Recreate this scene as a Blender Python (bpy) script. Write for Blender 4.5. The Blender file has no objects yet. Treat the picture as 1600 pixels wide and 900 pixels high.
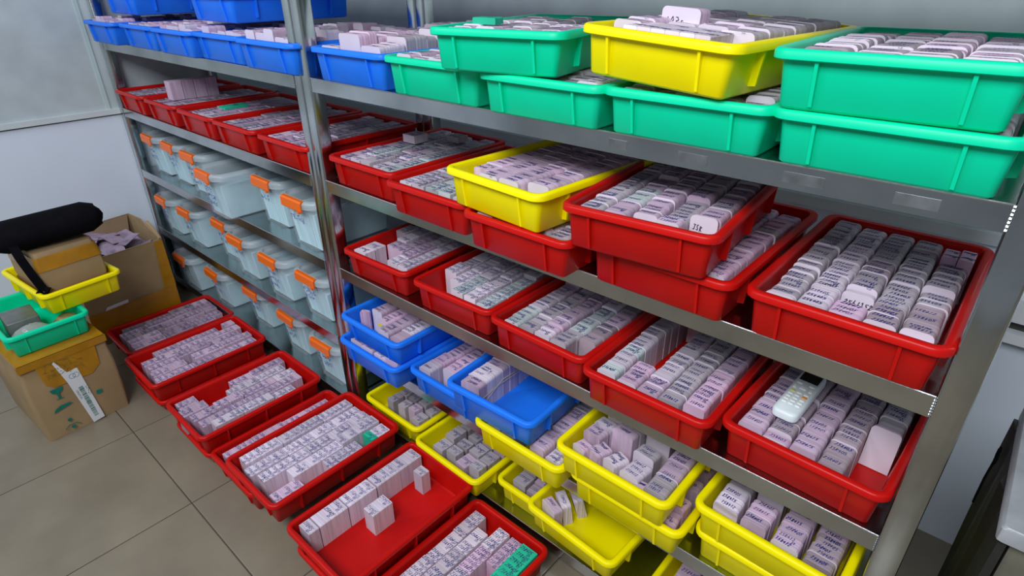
import bpy, math, random
from mathutils import Vector, Matrix, Euler

# ------------------------------------------------------------------ camera, world, lights, exposure
SC = bpy.context.scene
COL = SC.collection
R = math.radians
CAM_LOC = Vector((1.4453, -0.8476, 1.3825))
cam_d = bpy.data.cameras.new('camera'); cam = bpy.data.objects.new('camera', cam_d); COL.objects.link(cam)
cam_d.sensor_width = 36.0; cam_d.lens = 925.26 / 1600 * 36; cam_d.clip_start = 0.02
cam.location = CAM_LOC; cam.rotation_euler = (1.08295, 0.00588, 0.72543)
SC.camera = cam

world = bpy.data.worlds.new('room_light'); SC.world = world; world.use_nodes = True
world.node_tree.nodes['Background'].inputs[0].default_value = (0.80, 0.89, 1.0, 1)
world.node_tree.nodes['Background'].inputs[1].default_value = 0.25

def area(name, loc, size, power, target, color=(0.94, 0.95, 1.0)):
    l = bpy.data.lights.new(name, 'AREA'); l.shape = 'RECTANGLE'; l.size, l.size_y = size
    l.energy = power; l.color = color
    o = bpy.data.objects.new(name, l); COL.objects.link(o); o.location = loc
    o.rotation_euler = (Vector(target) - Vector(loc)).to_track_quat('-Z', 'Y').to_euler()
    return o
area('ceiling_light_near', (1.40, -1.68, 2.55), (1.4, 0.9), 60, (1.2, 0.0, 0.5))
area('ceiling_light_far', (-0.55, -1.68, 2.55), (1.4, 0.9), 27, (-0.6, 0.0, 0.5))
SC.view_settings.view_transform = 'Standard'
SC.view_settings.look = 'None'
SC.view_settings.exposure = -0.12
SC.view_settings.gamma = 1.0
SC.view_settings.use_curve_mapping = False

# ------------------------------------------------------------------ materials
def mat(name, color, rough=0.5, metal=0.0, noise=0.0, nscale=8.0, bump=0.0, bscale=60.0, alpha=1.0, spec=0.5, stretch=None, coat=0.0, vary=0.0, trans=0.0):
    m = bpy.data.materials.new(name); m.use_nodes = True
    nt = m.node_tree; N = nt.nodes; L = nt.links; b = N['Principled BSDF']
    b.inputs['Base Color'].default_value = (*color, 1); b.inputs['Roughness'].default_value = rough
    b.inputs['Metallic'].default_value = metal; b.inputs['Alpha'].default_value = alpha
    b.inputs['Specular IOR Level'].default_value = spec; b.inputs['Coat Weight'].default_value = coat
    b.inputs['Transmission Weight'].default_value = trans
    tc = N.new('ShaderNodeTexCoord'); mp = N.new('ShaderNodeMapping'); L.new(tc.outputs['Object'], mp.inputs[0])
    if stretch: mp.inputs['Scale'].default_value = stretch
    col = None
    if noise or vary:
        n = N.new('ShaderNodeTexNoise'); n.inputs['Scale'].default_value = nscale; n.inputs['Detail'].default_value = 4
        L.new(mp.outputs[0], n.inputs['Vector'])
        mr = N.new('ShaderNodeMapRange'); mr.inputs[1].default_value = 0.3; mr.inputs[2].default_value = 0.7
        mr.inputs[3].default_value = 1 - noise; mr.inputs[4].default_value = 1 + noise * 0.35
        L.new(n.outputs[0], mr.inputs[0])
        val = mr.outputs[0]
        if vary:
            oi = N.new('ShaderNodeObjectInfo'); ge = N.new('ShaderNodeNewGeometry')
            ad = N.new('ShaderNodeMath'); ad.operation = 'ADD'; L.new(oi.outputs['Random'], ad.inputs[0]); L.new(ge.outputs['Random Per Island'], ad.inputs[1])
            fr = N.new('ShaderNodeMath'); fr.operation = 'FRACT'; L.new(ad.outputs[0], fr.inputs[0])
            m2 = N.new('ShaderNodeMapRange'); m2.inputs[3].default_value = 1 - vary; m2.inputs[4].default_value = 1 + vary * 0.4; L.new(fr.outputs[0], m2.inputs[0])
            mu = N.new('ShaderNodeMath'); mu.operation = 'MULTIPLY'; L.new(val, mu.inputs[0]); L.new(m2.outputs[0], mu.inputs[1]); val = mu.outputs[0]
        vm = N.new('ShaderNodeVectorMath'); vm.operation = 'SCALE'; vm.inputs[0].default_value = color
        L.new(val, vm.inputs['Scale']); L.new(vm.outputs[0], b.inputs['Base Color'])
    if bump:
        n2 = N.new('ShaderNodeTexNoise'); n2.inputs['Scale'].default_value = bscale; n2.inputs['Detail'].default_value = 3
        L.new(mp.outputs[0], n2.inputs['Vector'])
        bp = N.new('ShaderNodeBump'); bp.inputs['Strength'].default_value = bump; bp.inputs['Distance'].default_value = 0.002
        L.new(n2.outputs[0], bp.inputs['Height']); L.new(bp.outputs[0], b.inputs['Normal'])
    return m
M = {}
M['red'] = mat('red_plastic', (0.56, 0.006, 0.004), 0.33, noise=0.10, nscale=9, spec=0.22)
M['blue'] = mat('blue_plastic', (0.015, 0.21, 1.0), 0.36, noise=0.08, nscale=9, spec=0.22)
M['green'] = mat('green_plastic', (0.0, 0.72, 0.39), 0.36, noise=0.06, nscale=9, spec=0.22)
M['yellow'] = mat('yellow_plastic', (1.0, 0.88, 0.0), 0.36, noise=0.06, nscale=9, spec=0.22)
M['steel'] = mat('stainless_steel', (0.60, 0.63, 0.63), 0.16, 1.0, noise=0.32, nscale=6, bump=0.08, bscale=14, stretch=(1, 1, 1))
M['shelf'] = mat('steel_shelf_panel', (0.40, 0.44, 0.44), 0.2, 1.0, noise=0.3, nscale=6, bump=0.05, bscale=14)
M['weld'] = mat('weld_bead', (0.55, 0.57, 0.6), 0.45, 1.0, bump=0.3, bscale=300)
M['wallwhite'] = mat('white_wall_panel', (0.78, 0.88, 1.0), 0.6, noise=0.06, nscale=2.5)
M['frost'] = mat('frosted_pane', (0.54, 0.63, 0.66), 0.45, noise=0.16, nscale=7, bump=0.15, bscale=25)
M['pane_edge'] = mat('pane_edge', (0.52, 0.66, 0.66), 0.4, noise=0.05)
M['trim'] = mat('aluminium_trim', (0.66, 0.74, 0.76), 0.45, noise=0.06)
M['gap'] = mat('dark_joint', (0.06, 0.06, 0.05), 0.8, noise=0.2)
M['tile'] = mat('floor_tile', (0.245, 0.212, 0.155), 0.30, noise=0.20, nscale=5, bump=0.02, bscale=120, spec=0.4, vary=0.04)
M['grout'] = mat('floor_grout', (0.07, 0.06, 0.05), 0.8, noise=0.2)
def paper(n, c, vary=0.22):
    return mat('paper_' + n, c, 0.62, noise=0.38, nscale=1.0, stretch=(6, 520, 4), vary=vary, spec=0.3)
M['lilac'] = paper('lilac', (0.66, 0.50, 0.655)); M['grey'] = paper('grey', (0.52, 0.47, 0.53))
M['white'] = paper('white', (0.80, 0.71, 0.83)); M['pink'] = paper('pink', (0.77, 0.54, 0.73))
M['mauve'] = paper('mauve', (0.46, 0.37, 0.43)); M['teal'] = paper('pale_teal', (0.60, 0.68, 0.70))
M['mint'] = paper('green_card', (0.02, 0.60, 0.36), 0.05); M['magenta'] = paper('magenta_card', (0.62, 0.08, 0.36), 0.1)
M['face'] = mat('white_end_card', (0.74, 0.67, 0.77), 0.55, noise=0.04, nscale=20, vary=0.08)
M['ink'] = mat('blue_ink', (0.035, 0.045, 0.24), 0.6, noise=0.3, nscale=90)
M['blackink'] = mat('black_ink', (0.03, 0.03, 0.05), 0.6, noise=0.3, nscale=90)
M['band'] = mat('rubber_band', (0.60, 0.52, 0.34), 0.6, noise=0.1)
M['clear'] = mat('clear_plastic', (0.86, 0.95, 1.0), 0.18, alpha=0.12, noise=0.04)
M['lidp'] = mat('clear_lid_plastic', (0.66, 0.72, 0.76), 0.2, alpha=0.42, noise=0.04)
M['orange'] = mat('orange_latch', (0.95, 0.17, 0.01), 0.4, noise=0.05)
M['sheet'] = mat('pale_blue_paper', (0.60, 0.90, 1.0), 0.7, noise=0.26, nscale=1.0, stretch=(120, 8, 3), vary=0.16)
M['boxink'] = mat('box_marker_ink', (0.07, 0.10, 0.42), 0.6, noise=0.3, nscale=60)
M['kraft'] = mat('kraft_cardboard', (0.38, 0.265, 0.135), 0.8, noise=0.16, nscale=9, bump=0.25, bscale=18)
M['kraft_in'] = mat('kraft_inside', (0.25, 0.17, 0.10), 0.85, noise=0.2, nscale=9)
M['tape'] = mat('amber_packing_tape', (0.52, 0.24, 0.012), 0.16, alpha=0.88, noise=0.25, nscale=14, bump=0.5, bscale=28)
M['label'] = mat('white_label', (0.80, 0.84, 0.88), 0.35, noise=0.04)
M['pgreen'] = mat('green_print', (0.0, 0.19, 0.14), 0.7, noise=0.2, nscale=60)
M['pdark'] = mat('dark_print', (0.10, 0.10, 0.08), 0.7, noise=0.3, nscale=60)
M['pamber'] = mat('faded_tape_print', (0.28, 0.20, 0.03), 0.6, noise=0.3, nscale=60)
M['black'] = mat('black_fabric', (0.004, 0.004, 0.006), 0.9, spec=0.08, noise=0.3, nscale=30, bump=0.3, bscale=60)
M['slip'] = mat('lilac_slip', (0.44, 0.34, 0.46), 0.7, noise=0.25, nscale=40, vary=0.25)
M['greybox'] = mat('grey_metal_box', (0.20, 0.22, 0.22), 0.4, 0.5, noise=0.2, nscale=30)
M['bag'] = mat('plastic_bag', (0.60, 0.64, 0.62), 0.15, alpha=0.5, noise=0.15, nscale=30, bump=0.8, bscale=50)
M['brass'] = mat('brass_bits', (0.36, 0.27, 0.10), 0.4, 0.4, noise=0.4, nscale=60)
M['remote'] = mat('white_remote_plastic', (0.72, 0.82, 0.84), 0.4, noise=0.03)
M['screen'] = mat('remote_screen', (0.015, 0.02, 0.02), 0.15, noise=0.1)
M['button'] = mat('remote_button', (0.82, 0.86, 0.84), 0.5, noise=0.03)
M['ybutton'] = mat('yellow_button', (0.75, 0.65, 0.15), 0.5, noise=0.03)
M['obutton'] = mat('orange_button', (0.85, 0.30, 0.03), 0.5, noise=0.03)
M['stone'] = mat('grey_bench_top', (0.34, 0.36, 0.38), 0.3, noise=0.35, nscale=12, bump=0.3, bscale=30)
M['stone2'] = mat('bench_front', (0.15, 0.145, 0.11), 0.6, noise=0.4, nscale=14, bump=0.3, bscale=40)
M['darksheet'] = mat('dark_rubber_sheet', (0.02, 0.02, 0.018), 0.5, noise=0.5, nscale=16, bump=0.6, bscale=20)
M['residue'] = mat('old_tape_residue', (0.50, 0.53, 0.56), 0.36, 1.0, noise=0.3, nscale=40)
M['yellowlab'] = mat('yellow_sticker', (0.75, 0.60, 0.05), 0.5, noise=0.1)

# ------------------------------------------------------------------ mesh helpers
class MB:
    def __init__(s): s.v = []; s.f = []; s.m = []
    def add(s, vs, fs, mi=0):
        k = len(s.v); s.v += [tuple(v) for v in vs]; s.f += [tuple(i + k for i in f) for f in fs]; s.m += [mi] * len(fs)
    def box(s, x0, x1, y0, y1, z0, z1, mi=0, T=None):
        vs = [(x0,y0,z0),(x1,y0,z0),(x1,y1,z0),(x0,y1,z0),(x0,y0,z1),(x1,y0,z1),(x1,y1,z1),(x0,y1,z1)]
        if T is not None: vs = [T @ Vector(v) for v in vs]
        s.add(vs, [(0,3,2,1),(4,5,6,7),(0,1,5,4),(1,2,6,5),(2,3,7,6),(3,0,4,7)], mi)
    def loops(s, L, cap0=False, cap1=False, close=False, mi=0):
        n = len(L[0]); vs = [p for l in L for p in l]; fs = []
        for a in range(len(L) - (0 if close else 1)):
            b = (a + 1) % len(L)
            for i in range(n):
                j = (i + 1) % n; fs.append((a*n+i, a*n+j, b*n+j, b*n+i))
        if cap0: fs.append(tuple(reversed(range(n))))
        if cap1: fs.append(tuple((len(L)-1)*n + i for i in range(n)))
        s.add(vs, fs, mi)
    def tube(s, pts, r, seg=6, mi=0):
        L = []
        for i, p in enumerate(pts):
            p = Vector(p); d = (Vector(pts[min(i+1, len(pts)-1)]) - Vector(pts[max(i-1, 0)])).normalized()
            u = d.orthogonal().normalized(); w = d.cross(u)
            L.append([p + r*(math.cos(a)*u + math.sin(a)*w) for a in [2*math.pi*k/seg for k in range(seg)]])
        s.loops(L, True, True, mi=mi)
    def mesh(s, name, mats, smooth=None):
        me = bpy.data.meshes.new(name); me.from_pydata(s.v, [], s.f)
        for m in mats: me.materials.append(m)
        if len(mats) > 1: me.polygons.foreach_set('material_index', s.m)
        if smooth is not None:
            me.shade_smooth(); me.set_sharp_from_angle(angle=R(smooth))
        me.update(); return me
def obj(name, me, parent=None, loc=None, rot=None):
    o = bpy.data.objects.new(name, me); COL.objects.link(o)
    if parent is not None: o.parent = parent
    if loc is not None: o.location = loc
    if rot is not None: o.rotation_euler = rot
    return o
def part(name, mb, mats, parent=None, smooth=None, loc=None, rot=None):
    return obj(name, mb.mesh(name, mats if isinstance(mats, (list, tuple)) else [mats], smooth), parent, loc, rot)
def tag(o, label=None, cat=None, group=None, kind=None):
    if label: o['label'] = label
    if cat: o['category'] = cat
    if group: o['group'] = group
    if kind: o['kind'] = kind
    return o
def empty(name, loc, rz=0.0):
    o = bpy.data.objects.new(name, None); COL.objects.link(o); o.location = loc; o.rotation_euler = (0, 0, rz); o.empty_display_size = 0.02
    return o
def rrect(hx, y0, y1, r, z, seg=4):
    p = []
    for cx, cy, a0 in ((hx - r, y0 + r, -90), (hx - r, y1 - r, 0), (-hx + r, y1 - r, 90), (-hx + r, y0 + r, 180)):
        for k in range(seg + 1):
            a = R(a0 + 90*k/seg); p.append((cx + r*math.cos(a), cy + r*math.sin(a), z))
    return p
def rbox(x0, x1, y0, y1, z0, z1, r):        # box with rounded vertical edges and a soft top
    mb = MB(); cx = (x0 + x1)/2; hx = (x1 - x0)/2
    def L(i, z): return [(p[0] + cx, p[1], p[2]) for p in rrect(hx - i, y0 + i, y1 - i, max(r - i, 0.0005), z, 3)]
    b = min(r*0.5, (z1 - z0)*0.3)
    mb.loops([L(b*0.5, z0), L(0, z0 + b*0.5), L(0, z1 - b), L(b*0.35, z1 - b*0.3), L(b, z1)], True, True)
    return mb

# handwriting: strokes as flat ribbons lying on a plane
GLY = {'0': [[(.5,0),(.1,.3),(.1,1),(.5,1.3),(.9,1),(.9,.3),(.5,0)]], '1': [[(.3,1.1),(.55,1.3),(.5,0)]],
 '2': [[(.1,1),(.5,1.3),(.85,.95),(.1,.05),(.95,.0)]], '3': [[(.1,1.2),(.6,1.3),(.8,1),(.4,.7),(.85,.4),(.6,.05),(.1,.1)]],
 '4': [[(.6,1.3),(.1,.5),(.95,.5)],[(.7,.9),(.6,0)]], '5': [[(.9,1.3),(.25,1.25),(.2,.8),(.75,.75),(.8,.25),(.15,0)]],
 '8': [[(.5,.7),(.2,1),(.55,1.3),(.8,1),(.5,.7),(.2,.3),(.5,0),(.85,.3),(.5,.7)]], 'J': [[(.3,1.3),(.9,1.3)],[(.65,1.3),(.6,.2),(.1,.1)]],
 'S': [[(.85,1.2),(.3,1.25),(.2,.85),(.8,.5),(.6,.05),(.1,.1)]], 'R': [[(.2,0),(.25,1.3),(.8,1.1),(.3,.7),(.9,0)]], '/': [[(.7,1.3),(.3,0)]],
 'A': [[(.1,0),(.5,1.3),(.9,0)],[(.25,.5),(.8,.5)]], 'g': [[(.8,.9),(.3,.9),(.2,.5),(.7,.45),(.8,.9),(.75,-.2),(.2,-.2)]], 'c': [[(.9,.8),(.4,.85),(.2,.4),(.5,0),(.95,.15)]],
 'L': [[(.5,1.3),(.2,.9),(.25,.05),(.5,.0)]], '7': [[(.1,1.25),(.9,1.3),(.4,0)]], 'H': [[(.2,1.3),(.15,0)],[(.15,.65),(.85,.7)],[(.85,1.3),(.8,0)]], ' ': []}
def ribbon(mb, pts, w, T, mi=0):
    for a, b in zip(pts, pts[1:]):
        a = Vector((a[0], a[1], 0)); b = Vector((b[0], b[1], 0)); d = b - a
        if d.length < 1e-6: continue
        n = Vector((-d.y, d.x, 0)).normalized()*w/2; e = d.normalized()*w*0.3
        mb.add([T @ v for v in (a - e - n, b + e - n, b + e + n, a - e + n)], [(0, 1, 2, 3)], mi)
def text(mb, s, x, y, h, w, T, rng, mi=0, cw=0.62, slant=0.15):
    for ch in s:
        dy = rng.uniform(-.1, .1)*h
        for st in GLY.get(ch, []):
            ribbon(mb, [(x + (px*cw + py*slant)*h/1.3 + rng.uniform(-.08,.08)*h, y + dy + py*h/1.3 + rng.uniform(-.10,.10)*h) for px, py in st], w, T, mi)
        x += (cw + .22)*h/1.3
def scribble(mb, x, y, h, n, w, T, rng, mi=0):      # unreadable block characters
    for k in range(n):
        for q in range(6):
            a = (x + rng.uniform(0, h*.8), y + rng.uniform(0, h)); 
            b = (a[0] + rng.choice((h*.5, h*.1, -h*.3)), a[1] + rng.choice((0, -h*.4, h*.1)))
            ribbon(mb, [a, b], w, T, mi)
        x += h*1.1
NUMS = ['258405', '158405', 'J58405', '2584152', '258412', '1584052', '258405', '25R405', 'JSR4051', '158412']

# ------------------------------------------------------------------ the setting (floor at z = 0)
A, B, C, D, E = 1.15, 0.8782, 0.6069, 0.3289, 0.0758
XW, YW = -1.622, 0.765
fl = part('floor', (lambda m: (m.box(XW - .05, 3.0, -2.6, YW + .05, -.06, -.0025), m)[1])(MB()), M['grout']); tag(fl, 'beige vinyl tiled floor in front of the racks', kind='structure')
TS = 0.467; tm = MB(); g = 0.0016
tm.add([(g,g,0),(TS-g,g,0),(TS-g,TS-g,0),(g,TS-g,0)], [(0,1,2,3)])
tm = MB(); b = 0.002
def lp(i, z): return [(i,i,z),(TS-i,i,z),(TS-i,TS-i,z),(i,TS-i,z)]
tm.loops([lp(g, -.0035), lp(g, -.0008), lp(g + b, 0)], False, True)
tme = tm.mesh('floor_tile', [M['tile']])
for i in range(-3, 8):
    for j in range(-4, 3):
        x, y = -.572 + i*TS, -.545 + j*TS
        if x + TS < XW + .02: continue
        obj('floor_tile', tme, fl, (x, y, 0))
def wall_piece(name, x0, x1, y0, y1, z0, z1, m, parent=None):
    mb = MB(); mb.box(x0, x1, y0, y1, z0, z1); return part(name, mb, M[m], parent)
wl = wall_piece('wall_left', XW - .06, XW, -2.6, YW, 0, .845, 'wallwhite'); tag(wl, 'white lower panel of the partition wall on the left', kind='structure')
wall_piece('frosted_pane', XW - .045, XW - .004, -2.6, YW, .872, 2.3, 'frost', wl)
wall_piece('pane_edge', XW - .004, XW + .001, -.045, -.03, .872, 2.3, 'pane_edge', wl)
hm = MB(); hm.loops([[(XW - .001, -.58 + .0035*math.cos(a), .72 + .0035*math.sin(a)) for a in [k*math.pi/4 for k in range(8)]], [(XW + .0006, -.58 + .0035*math.cos(a), .72 + .0035*math.sin(a)) for a in [k*math.pi/4 for k in range(8)]]], True, True)
part('nail_hole', hm, M['gap'], wl)
t1 = wall_piece('trim_1', XW - .06, XW + .012, -2.6, YW, .850, .872, 'trim'); tag(t1, 'pale metal rail between white panel and frosted pane, left wall', kind='structure')
wall_piece('joint_shadow', XW - .06, XW + .004, -2.6, YW, .845, .850, 'gap', t1)
wb = wall_piece('wall_back', XW, 3.0, YW, YW + .06, 0, .845, 'wallwhite'); tag(wb, 'white lower panel of the partition wall behind the racks', kind='structure')
wall_piece('frosted_pane', XW, 3.0, YW + .004, YW + .045, .872, 2.3, 'frost', wb)
t2 = wall_piece('trim_2', XW, 3.0, YW - .012, YW + .06, .845, .872, 'trim'); tag(t2, 'pale metal rail along the wall behind the racks', kind='structure')
ct = empty('cable_trunking', (1.52, YW, .66)); tag(ct, 'white cable trunking with a dark slot on the wall right of the rack', 'trunking')
for nm, a0, a1, dp, m in (('trunking_cover', .03, .085, .03, 'label'), ('slot', .005, .03, .008, 'gap'), ('trunking_base', -.02, .005, .035, 'label')):
    mb = MB(); mb.box(0, .9, -dp, -.0005, a0, a1); part(nm, mb, M[m], ct)

# ------------------------------------------------------------------ steel racks
DEP = 0.44; PW = 0.039; BH = 0.035
TIERS = [A + .335, A, B, C, D, E]
def rack(x0, x1, label):
    root = empty('steel_rack', ((x0 + x1)/2, DEP/2, 0)); tag(root, label, 'rack', 'stainless steel racks')
    cx, cy = (x0 + x1)/2, DEP/2
    for px in (x0, x1 - PW):
        for py in (0, DEP - PW):
            mb = MB(); r = .004
            def L(z, i=0): return [(p[0] + px + PW/2 - cx, p[1] - cy, z) for p in rrect(PW/2 - i, py + i, py + PW - i, r, z, 2)]
            mb.loops([L(0, .002), L(.003), L(1.83), L(1.833, .002)], True, True)
            part('post', mb, M['steel'], root, 40)
    for z in TIERS:
        for nm, bx in (('front_bar', (x0 + PW, x1 - PW, .001, .026, z - BH, z - .0015)), ('rear_bar', (x0 + PW, x1 - PW, DEP - .026, DEP - .001, z - BH, z - .0015)),
                       ('side_bar', (x0 + .006, x0 + .031, PW, DEP - PW, z - BH, z - .0015)), ('side_bar', (x1 - .031, x1 - .006, PW, DEP - PW, z - BH, z - .0015))):
            mb = MB(); mb.box(bx[0] - cx, bx[1] - cx, bx[2] - cy, bx[3] - cy, bx[4], bx[5]); part(nm, mb, M['steel'], root)
        mb = MB(); mb.box(x0 + PW + .001 - cx, x1 - PW - .001 - cx, .003 - cy, DEP - .003 - cy, z - .0014, z); part('shelf_panel', mb, M['shelf'], root)
        mb = MB(); mb.tube([(x0 + PW - cx, .0015 - cy, z - .001), (x1 - PW - cx, .0015 - cy, z - .001)], .0016); part('shelf_lip', mb, M['weld'], root, 60)
        for wx in (x0 + PW, x1 - PW):
            mb = MB()
            for k in range(7):
                zz = z - .003 - k*.0048; mb.tube([(wx - cx - .0012, -cy + .0005, zz), (wx - cx + .0012, -cy + .0005, zz)], .0018, 5)
            part('weld_seam', mb, M['steel'], root, 60)
    return root
rack(-1.612, -.0435, 'stainless steel rack of clear boxes and blue trays against the left wall')
rk = rack(-.0425, 1.488, 'stainless steel rack on the right crowded with coloured trays')
for px0, px1 in ((.908, .943), (1.035, 1.083), (1.195, 1.249), (1.332, 1.381)):
    mb = MB(); mb.box(px0 - .72275, px1 - .72275, -DEP/2 + .0004, -DEP/2 + .0012, A - .026, A - .011); part('tape_residue', mb, M['residue'], rk)
mb = MB(); mb.box(-.010, .010, -.0012, .0, -.003, .003); part('adhesive_scrap', mb, M['yellowlab'], rk, None, (1.488 - PW/2 - (1.488-.0425)/2, -DEP/2, .635 - .12), (0, 0, 0))

# ------------------------------------------------------------------ trays
TW, TD, TH = 0.276, 0.43, 0.08
_tc = {}
def tray_meshes(color, W, Dp, H):
    k = (color, W, Dp, H)
    if k in _tc: return _tc[k]
    hx = W/2
    def L(i, z, r=.026): return rrect(hx - i, i, Dp - i, max(r - i, .008), z)
    mb = MB(); mb.loops([L(.022, 0), L(.018, .004), L(.011, H - .004), L(.0145, H - .004), L(.0212, .006), L(.026, .003)], True, True)
    body = mb.mesh('tray_body', [M[color]], 50)
    mb = MB(); mb.loops([L(.0112, H - .013), L(.002, H - .0135), L(0, H - .012), L(0, H - .003), L(.003, H), L(.012, H), L(.015, H - .0025), L(.0150, H - .013)], close=True)
    rim = mb.mesh('rim', [M[color]], 50)
    mb = MB(); w = .0022                                    # thin rib on an end wall (front end)
    mb.add([(-w,.019,.004),(w,.019,.004),(w,.012,H-.013),(-w,.012,H-.013),(-w,.0135,.006),(w,.0135,.006),(w,.0045,H-.013),(-w,.0045,H-.013)], [(0,4,5,1),(1,5,6,2),(3,2,6,7),(0,3,7,4),(4,7,6,5),(0,1,2,3)])
    erib = mb.mesh('rib', [M[color]])
    mb = MB(); w = .0024                                     # fin under the rim on a long side (left side, at x = -hx)
    x = -hx
    mb.add([(x+.0185,-w,.012),(x+.0185,w,.012),(x+.0115,w,H-.013),(x+.0115,-w,H-.013),(x+.006,-w,.014),(x+.006,w,.014),(x+.0025,w,H-.013),(x+.0025,-w,H-.013)], [(0,4,5,1),(1,5,6,2),(3,2,6,7),(0,3,7,4),(4,7,6,5),(0,1,2,3)])
    srib = mb.mesh('rib', [M[color]])
    _tc[k] = (body, rim, erib, srib); return _tc[k]
class Tray:
    pass
TRAYS = []
WHAT = dict(B10='second-tier red tray by the right post', B9t='upper tilted red tray', B9l='lower tilted red tray', B8='red tray beneath the yellow tray', B7Y='yellow tray on the red trays',
 B7='red tray left of the yellow tray', B6='second-tier red tray by middle post', A10t='upper right green tray', A10l='lower right green tray', A9t='upper yellow tray, top tier', A9l='green tray under yellow tray',
 A8t='upper left green tray', A8l='green tray under upper left green tray', A7='green tray beside blue tray', A6='top-tier blue tray by middle post', C1='third-tier red tray by middle post', C2='second third-tier red tray',
 C3='third-tier middle red tray', C4='third-tier red tray with gap', C5='red tray with the remote control', D1l='lower blue tray of the pair', D1t='upper blue tray of the pair', D2='blue tray between blue trays', D3='half-empty blue tray',
 D4='yellow tray under half-empty blue tray', D5l='lower tray of left yellow stack', D5t='upper tray of left yellow stack', D6l='lower yellow tray by right post', D6t='upper yellow tray by right post', E1='bottom yellow tray by middle post',
 E2='second bottom yellow tray', E3='bottom yellow tray under empty one', E4='nearly empty yellow tray', E5='bottom tray below yellow stack', F1='floor tray beside the open carton', F2='second floor tray', F3='third floor tray with gaps',
 F4='low half-hidden floor tray', F5='floor tray with small green block', F6='nearly empty floor tray', F7='rightmost floor tray', BL0='red tray at the left wall', BL1='second left-rack red tray', BL2='third left-rack red tray', BL3='fourth left-rack red tray', BL4='red tray behind middle post',
 AL0='blue tray at the left wall', AL1='second left-rack blue tray', AL2='third left-rack blue tray', AL3='fourth left-rack blue tray', AL4='blue tray left of middle post')
def tray(key, color, xl, yf, z, label, rot=0.0, W=TW, Dp=TD, H=TH, group=None, hidden=False, tilt=0.0):
    t = Tray(); t.key = key; t.W, t.D, t.H = W, Dp, H; t.hidden = hidden
    o = empty('storage_tray', (xl + W/2, yf, z), R(rot)); o.rotation_euler = (0, R(tilt), R(rot)); tag(o, label, 'tray', group or (color + ' storage trays'))
    body, rim, er, sr = tray_meshes(color, W, Dp, H)
    obj('tray_body', body, o); obj('rim', rim, o)
    for fx in (-.29, .29):
        obj('rib', er, o, (fx*W, 0, 0)); obj('rib', er, o, (fx*W, Dp, 0), (0, 0, math.pi))
    for fy in (.2, .5, .8):
        obj('rib', sr, o, (0, fy*Dp, 0)); obj('rib', sr, o, (0, fy*Dp, 0), (0, 0, math.pi))
    t.o = o; t.T = Matrix.Translation((xl + W/2, yf, z)) @ Matrix.Rotation(R(rot), 4, 'Z') @ Matrix.Rotation(R(tilt), 4, 'Y'); t.what = WHAT.get(key, label)
    TRAYS.append(t); return t

# ------------------------------------------------------------------ packets of cards: gathered first, the 300 nearest of a kind become objects
PK = []
class Packet: pass
def packet(t, kind, x, y, w, h, th, tint, lines=1, lean=0.0, z=0.0031, yaw=0.0, end=None, face=None, label=None, size=None):
    p = Packet(); p.col = None; p.x, p.y = x, y; p.t, p.kind, p.w, p.h, p.th, p.tint, p.lines, p.end, p.face, p.label = t, kind, w, h, th, tint, lines, end, face, label
    base = t.T if isinstance(t, Tray) else t
    p.M = base @ Matrix.Translation((x, y, z)) @ Matrix.Rotation(yaw, 4, 'Z') @ Matrix.Rotation(lean, 4, 'X')
    c = p.M @ Vector((0, 0, h)); p.dist = (c - CAM_LOC).length + (8 if getattr(t, 'hidden', False) else 0) - (4 if label else 0)
    PK.append(p); return p
def column(t, rng, kind, x, w, y0, y1, th, h, tints, per=.016, lean=0.0, endp=.55, gapp=.0, yaw=0.0):
    y = y0; hb = rng.uniform(*h); p_n = 0; cid = (x, y0)
    tint = rng.choice(tints)
    while y < y1 - th[0]*.6:
        d = min(rng.uniform(*th), y1 - y)
        if rng.random() < .45: tint = rng.choice(tints)
        if rng.random() < (.2 if kind == 'card' else .6): hb = rng.uniform(*h)
        hh = hb + rng.uniform(-.0012, .0012)
        if kind == 'card' and hb > .085: hh = rng.uniform(*h)
        ln_ = max(1, int(round(d/per)))
        if kind == 'card' and rng.random() < .3: ln_ = max(1, ln_ - 1)
        pk = packet(t, kind, x + rng.uniform(-.0012, .0012), y + d/2, w - (rng.uniform(.001, .0035) if kind == 'card' else rng.uniform(.003, .007)), hh, d - (.0012 if kind == 'card' else .002), tint, ln_, lean + rng.uniform(-.012, .012), end=('face' if rng.random() < endp else None), yaw=yaw + rng.uniform(-.012, .012)); pk.col = cid
        y += d
        if rng.random() < gapp: y += rng.uniform(.01, .03)
def fill(t, seed, kind='card', n=5, y0=.028, y1=None, th=(.022, .045), h=(.066, .072), tints=('grey', 'lilac'), ends=None, skip=(), span=None, **kw):
    rng = random.Random(seed); y1 = y1 if y1 is not None else t.D - .028
    sp = span or (-(t.W/2 - .024), t.W/2 - .024); pitch = (sp[1] - sp[0])/n
    for c in range(n):
        if c in skip: continue
        a, b = (y0, y1) if not ends or ends[c] is None else ends[c]
        column(t, rng, kind, sp[0] + (c + .5)*pitch, pitch - .001, a + rng.uniform(0, .004), b, th, h, tints[c % len(tints)] if isinstance(tints[0], (tuple, list)) else tints, **kw)

ZA = 0.0752     # the slightly shallower trays of the top tier nest lower
ZL = 0.0812     # one tray standing on another
GL, LI, WH, PI_, MV, TE = 'grey', 'lilac', 'white', 'pink', 'mauve', 'teal'

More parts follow.
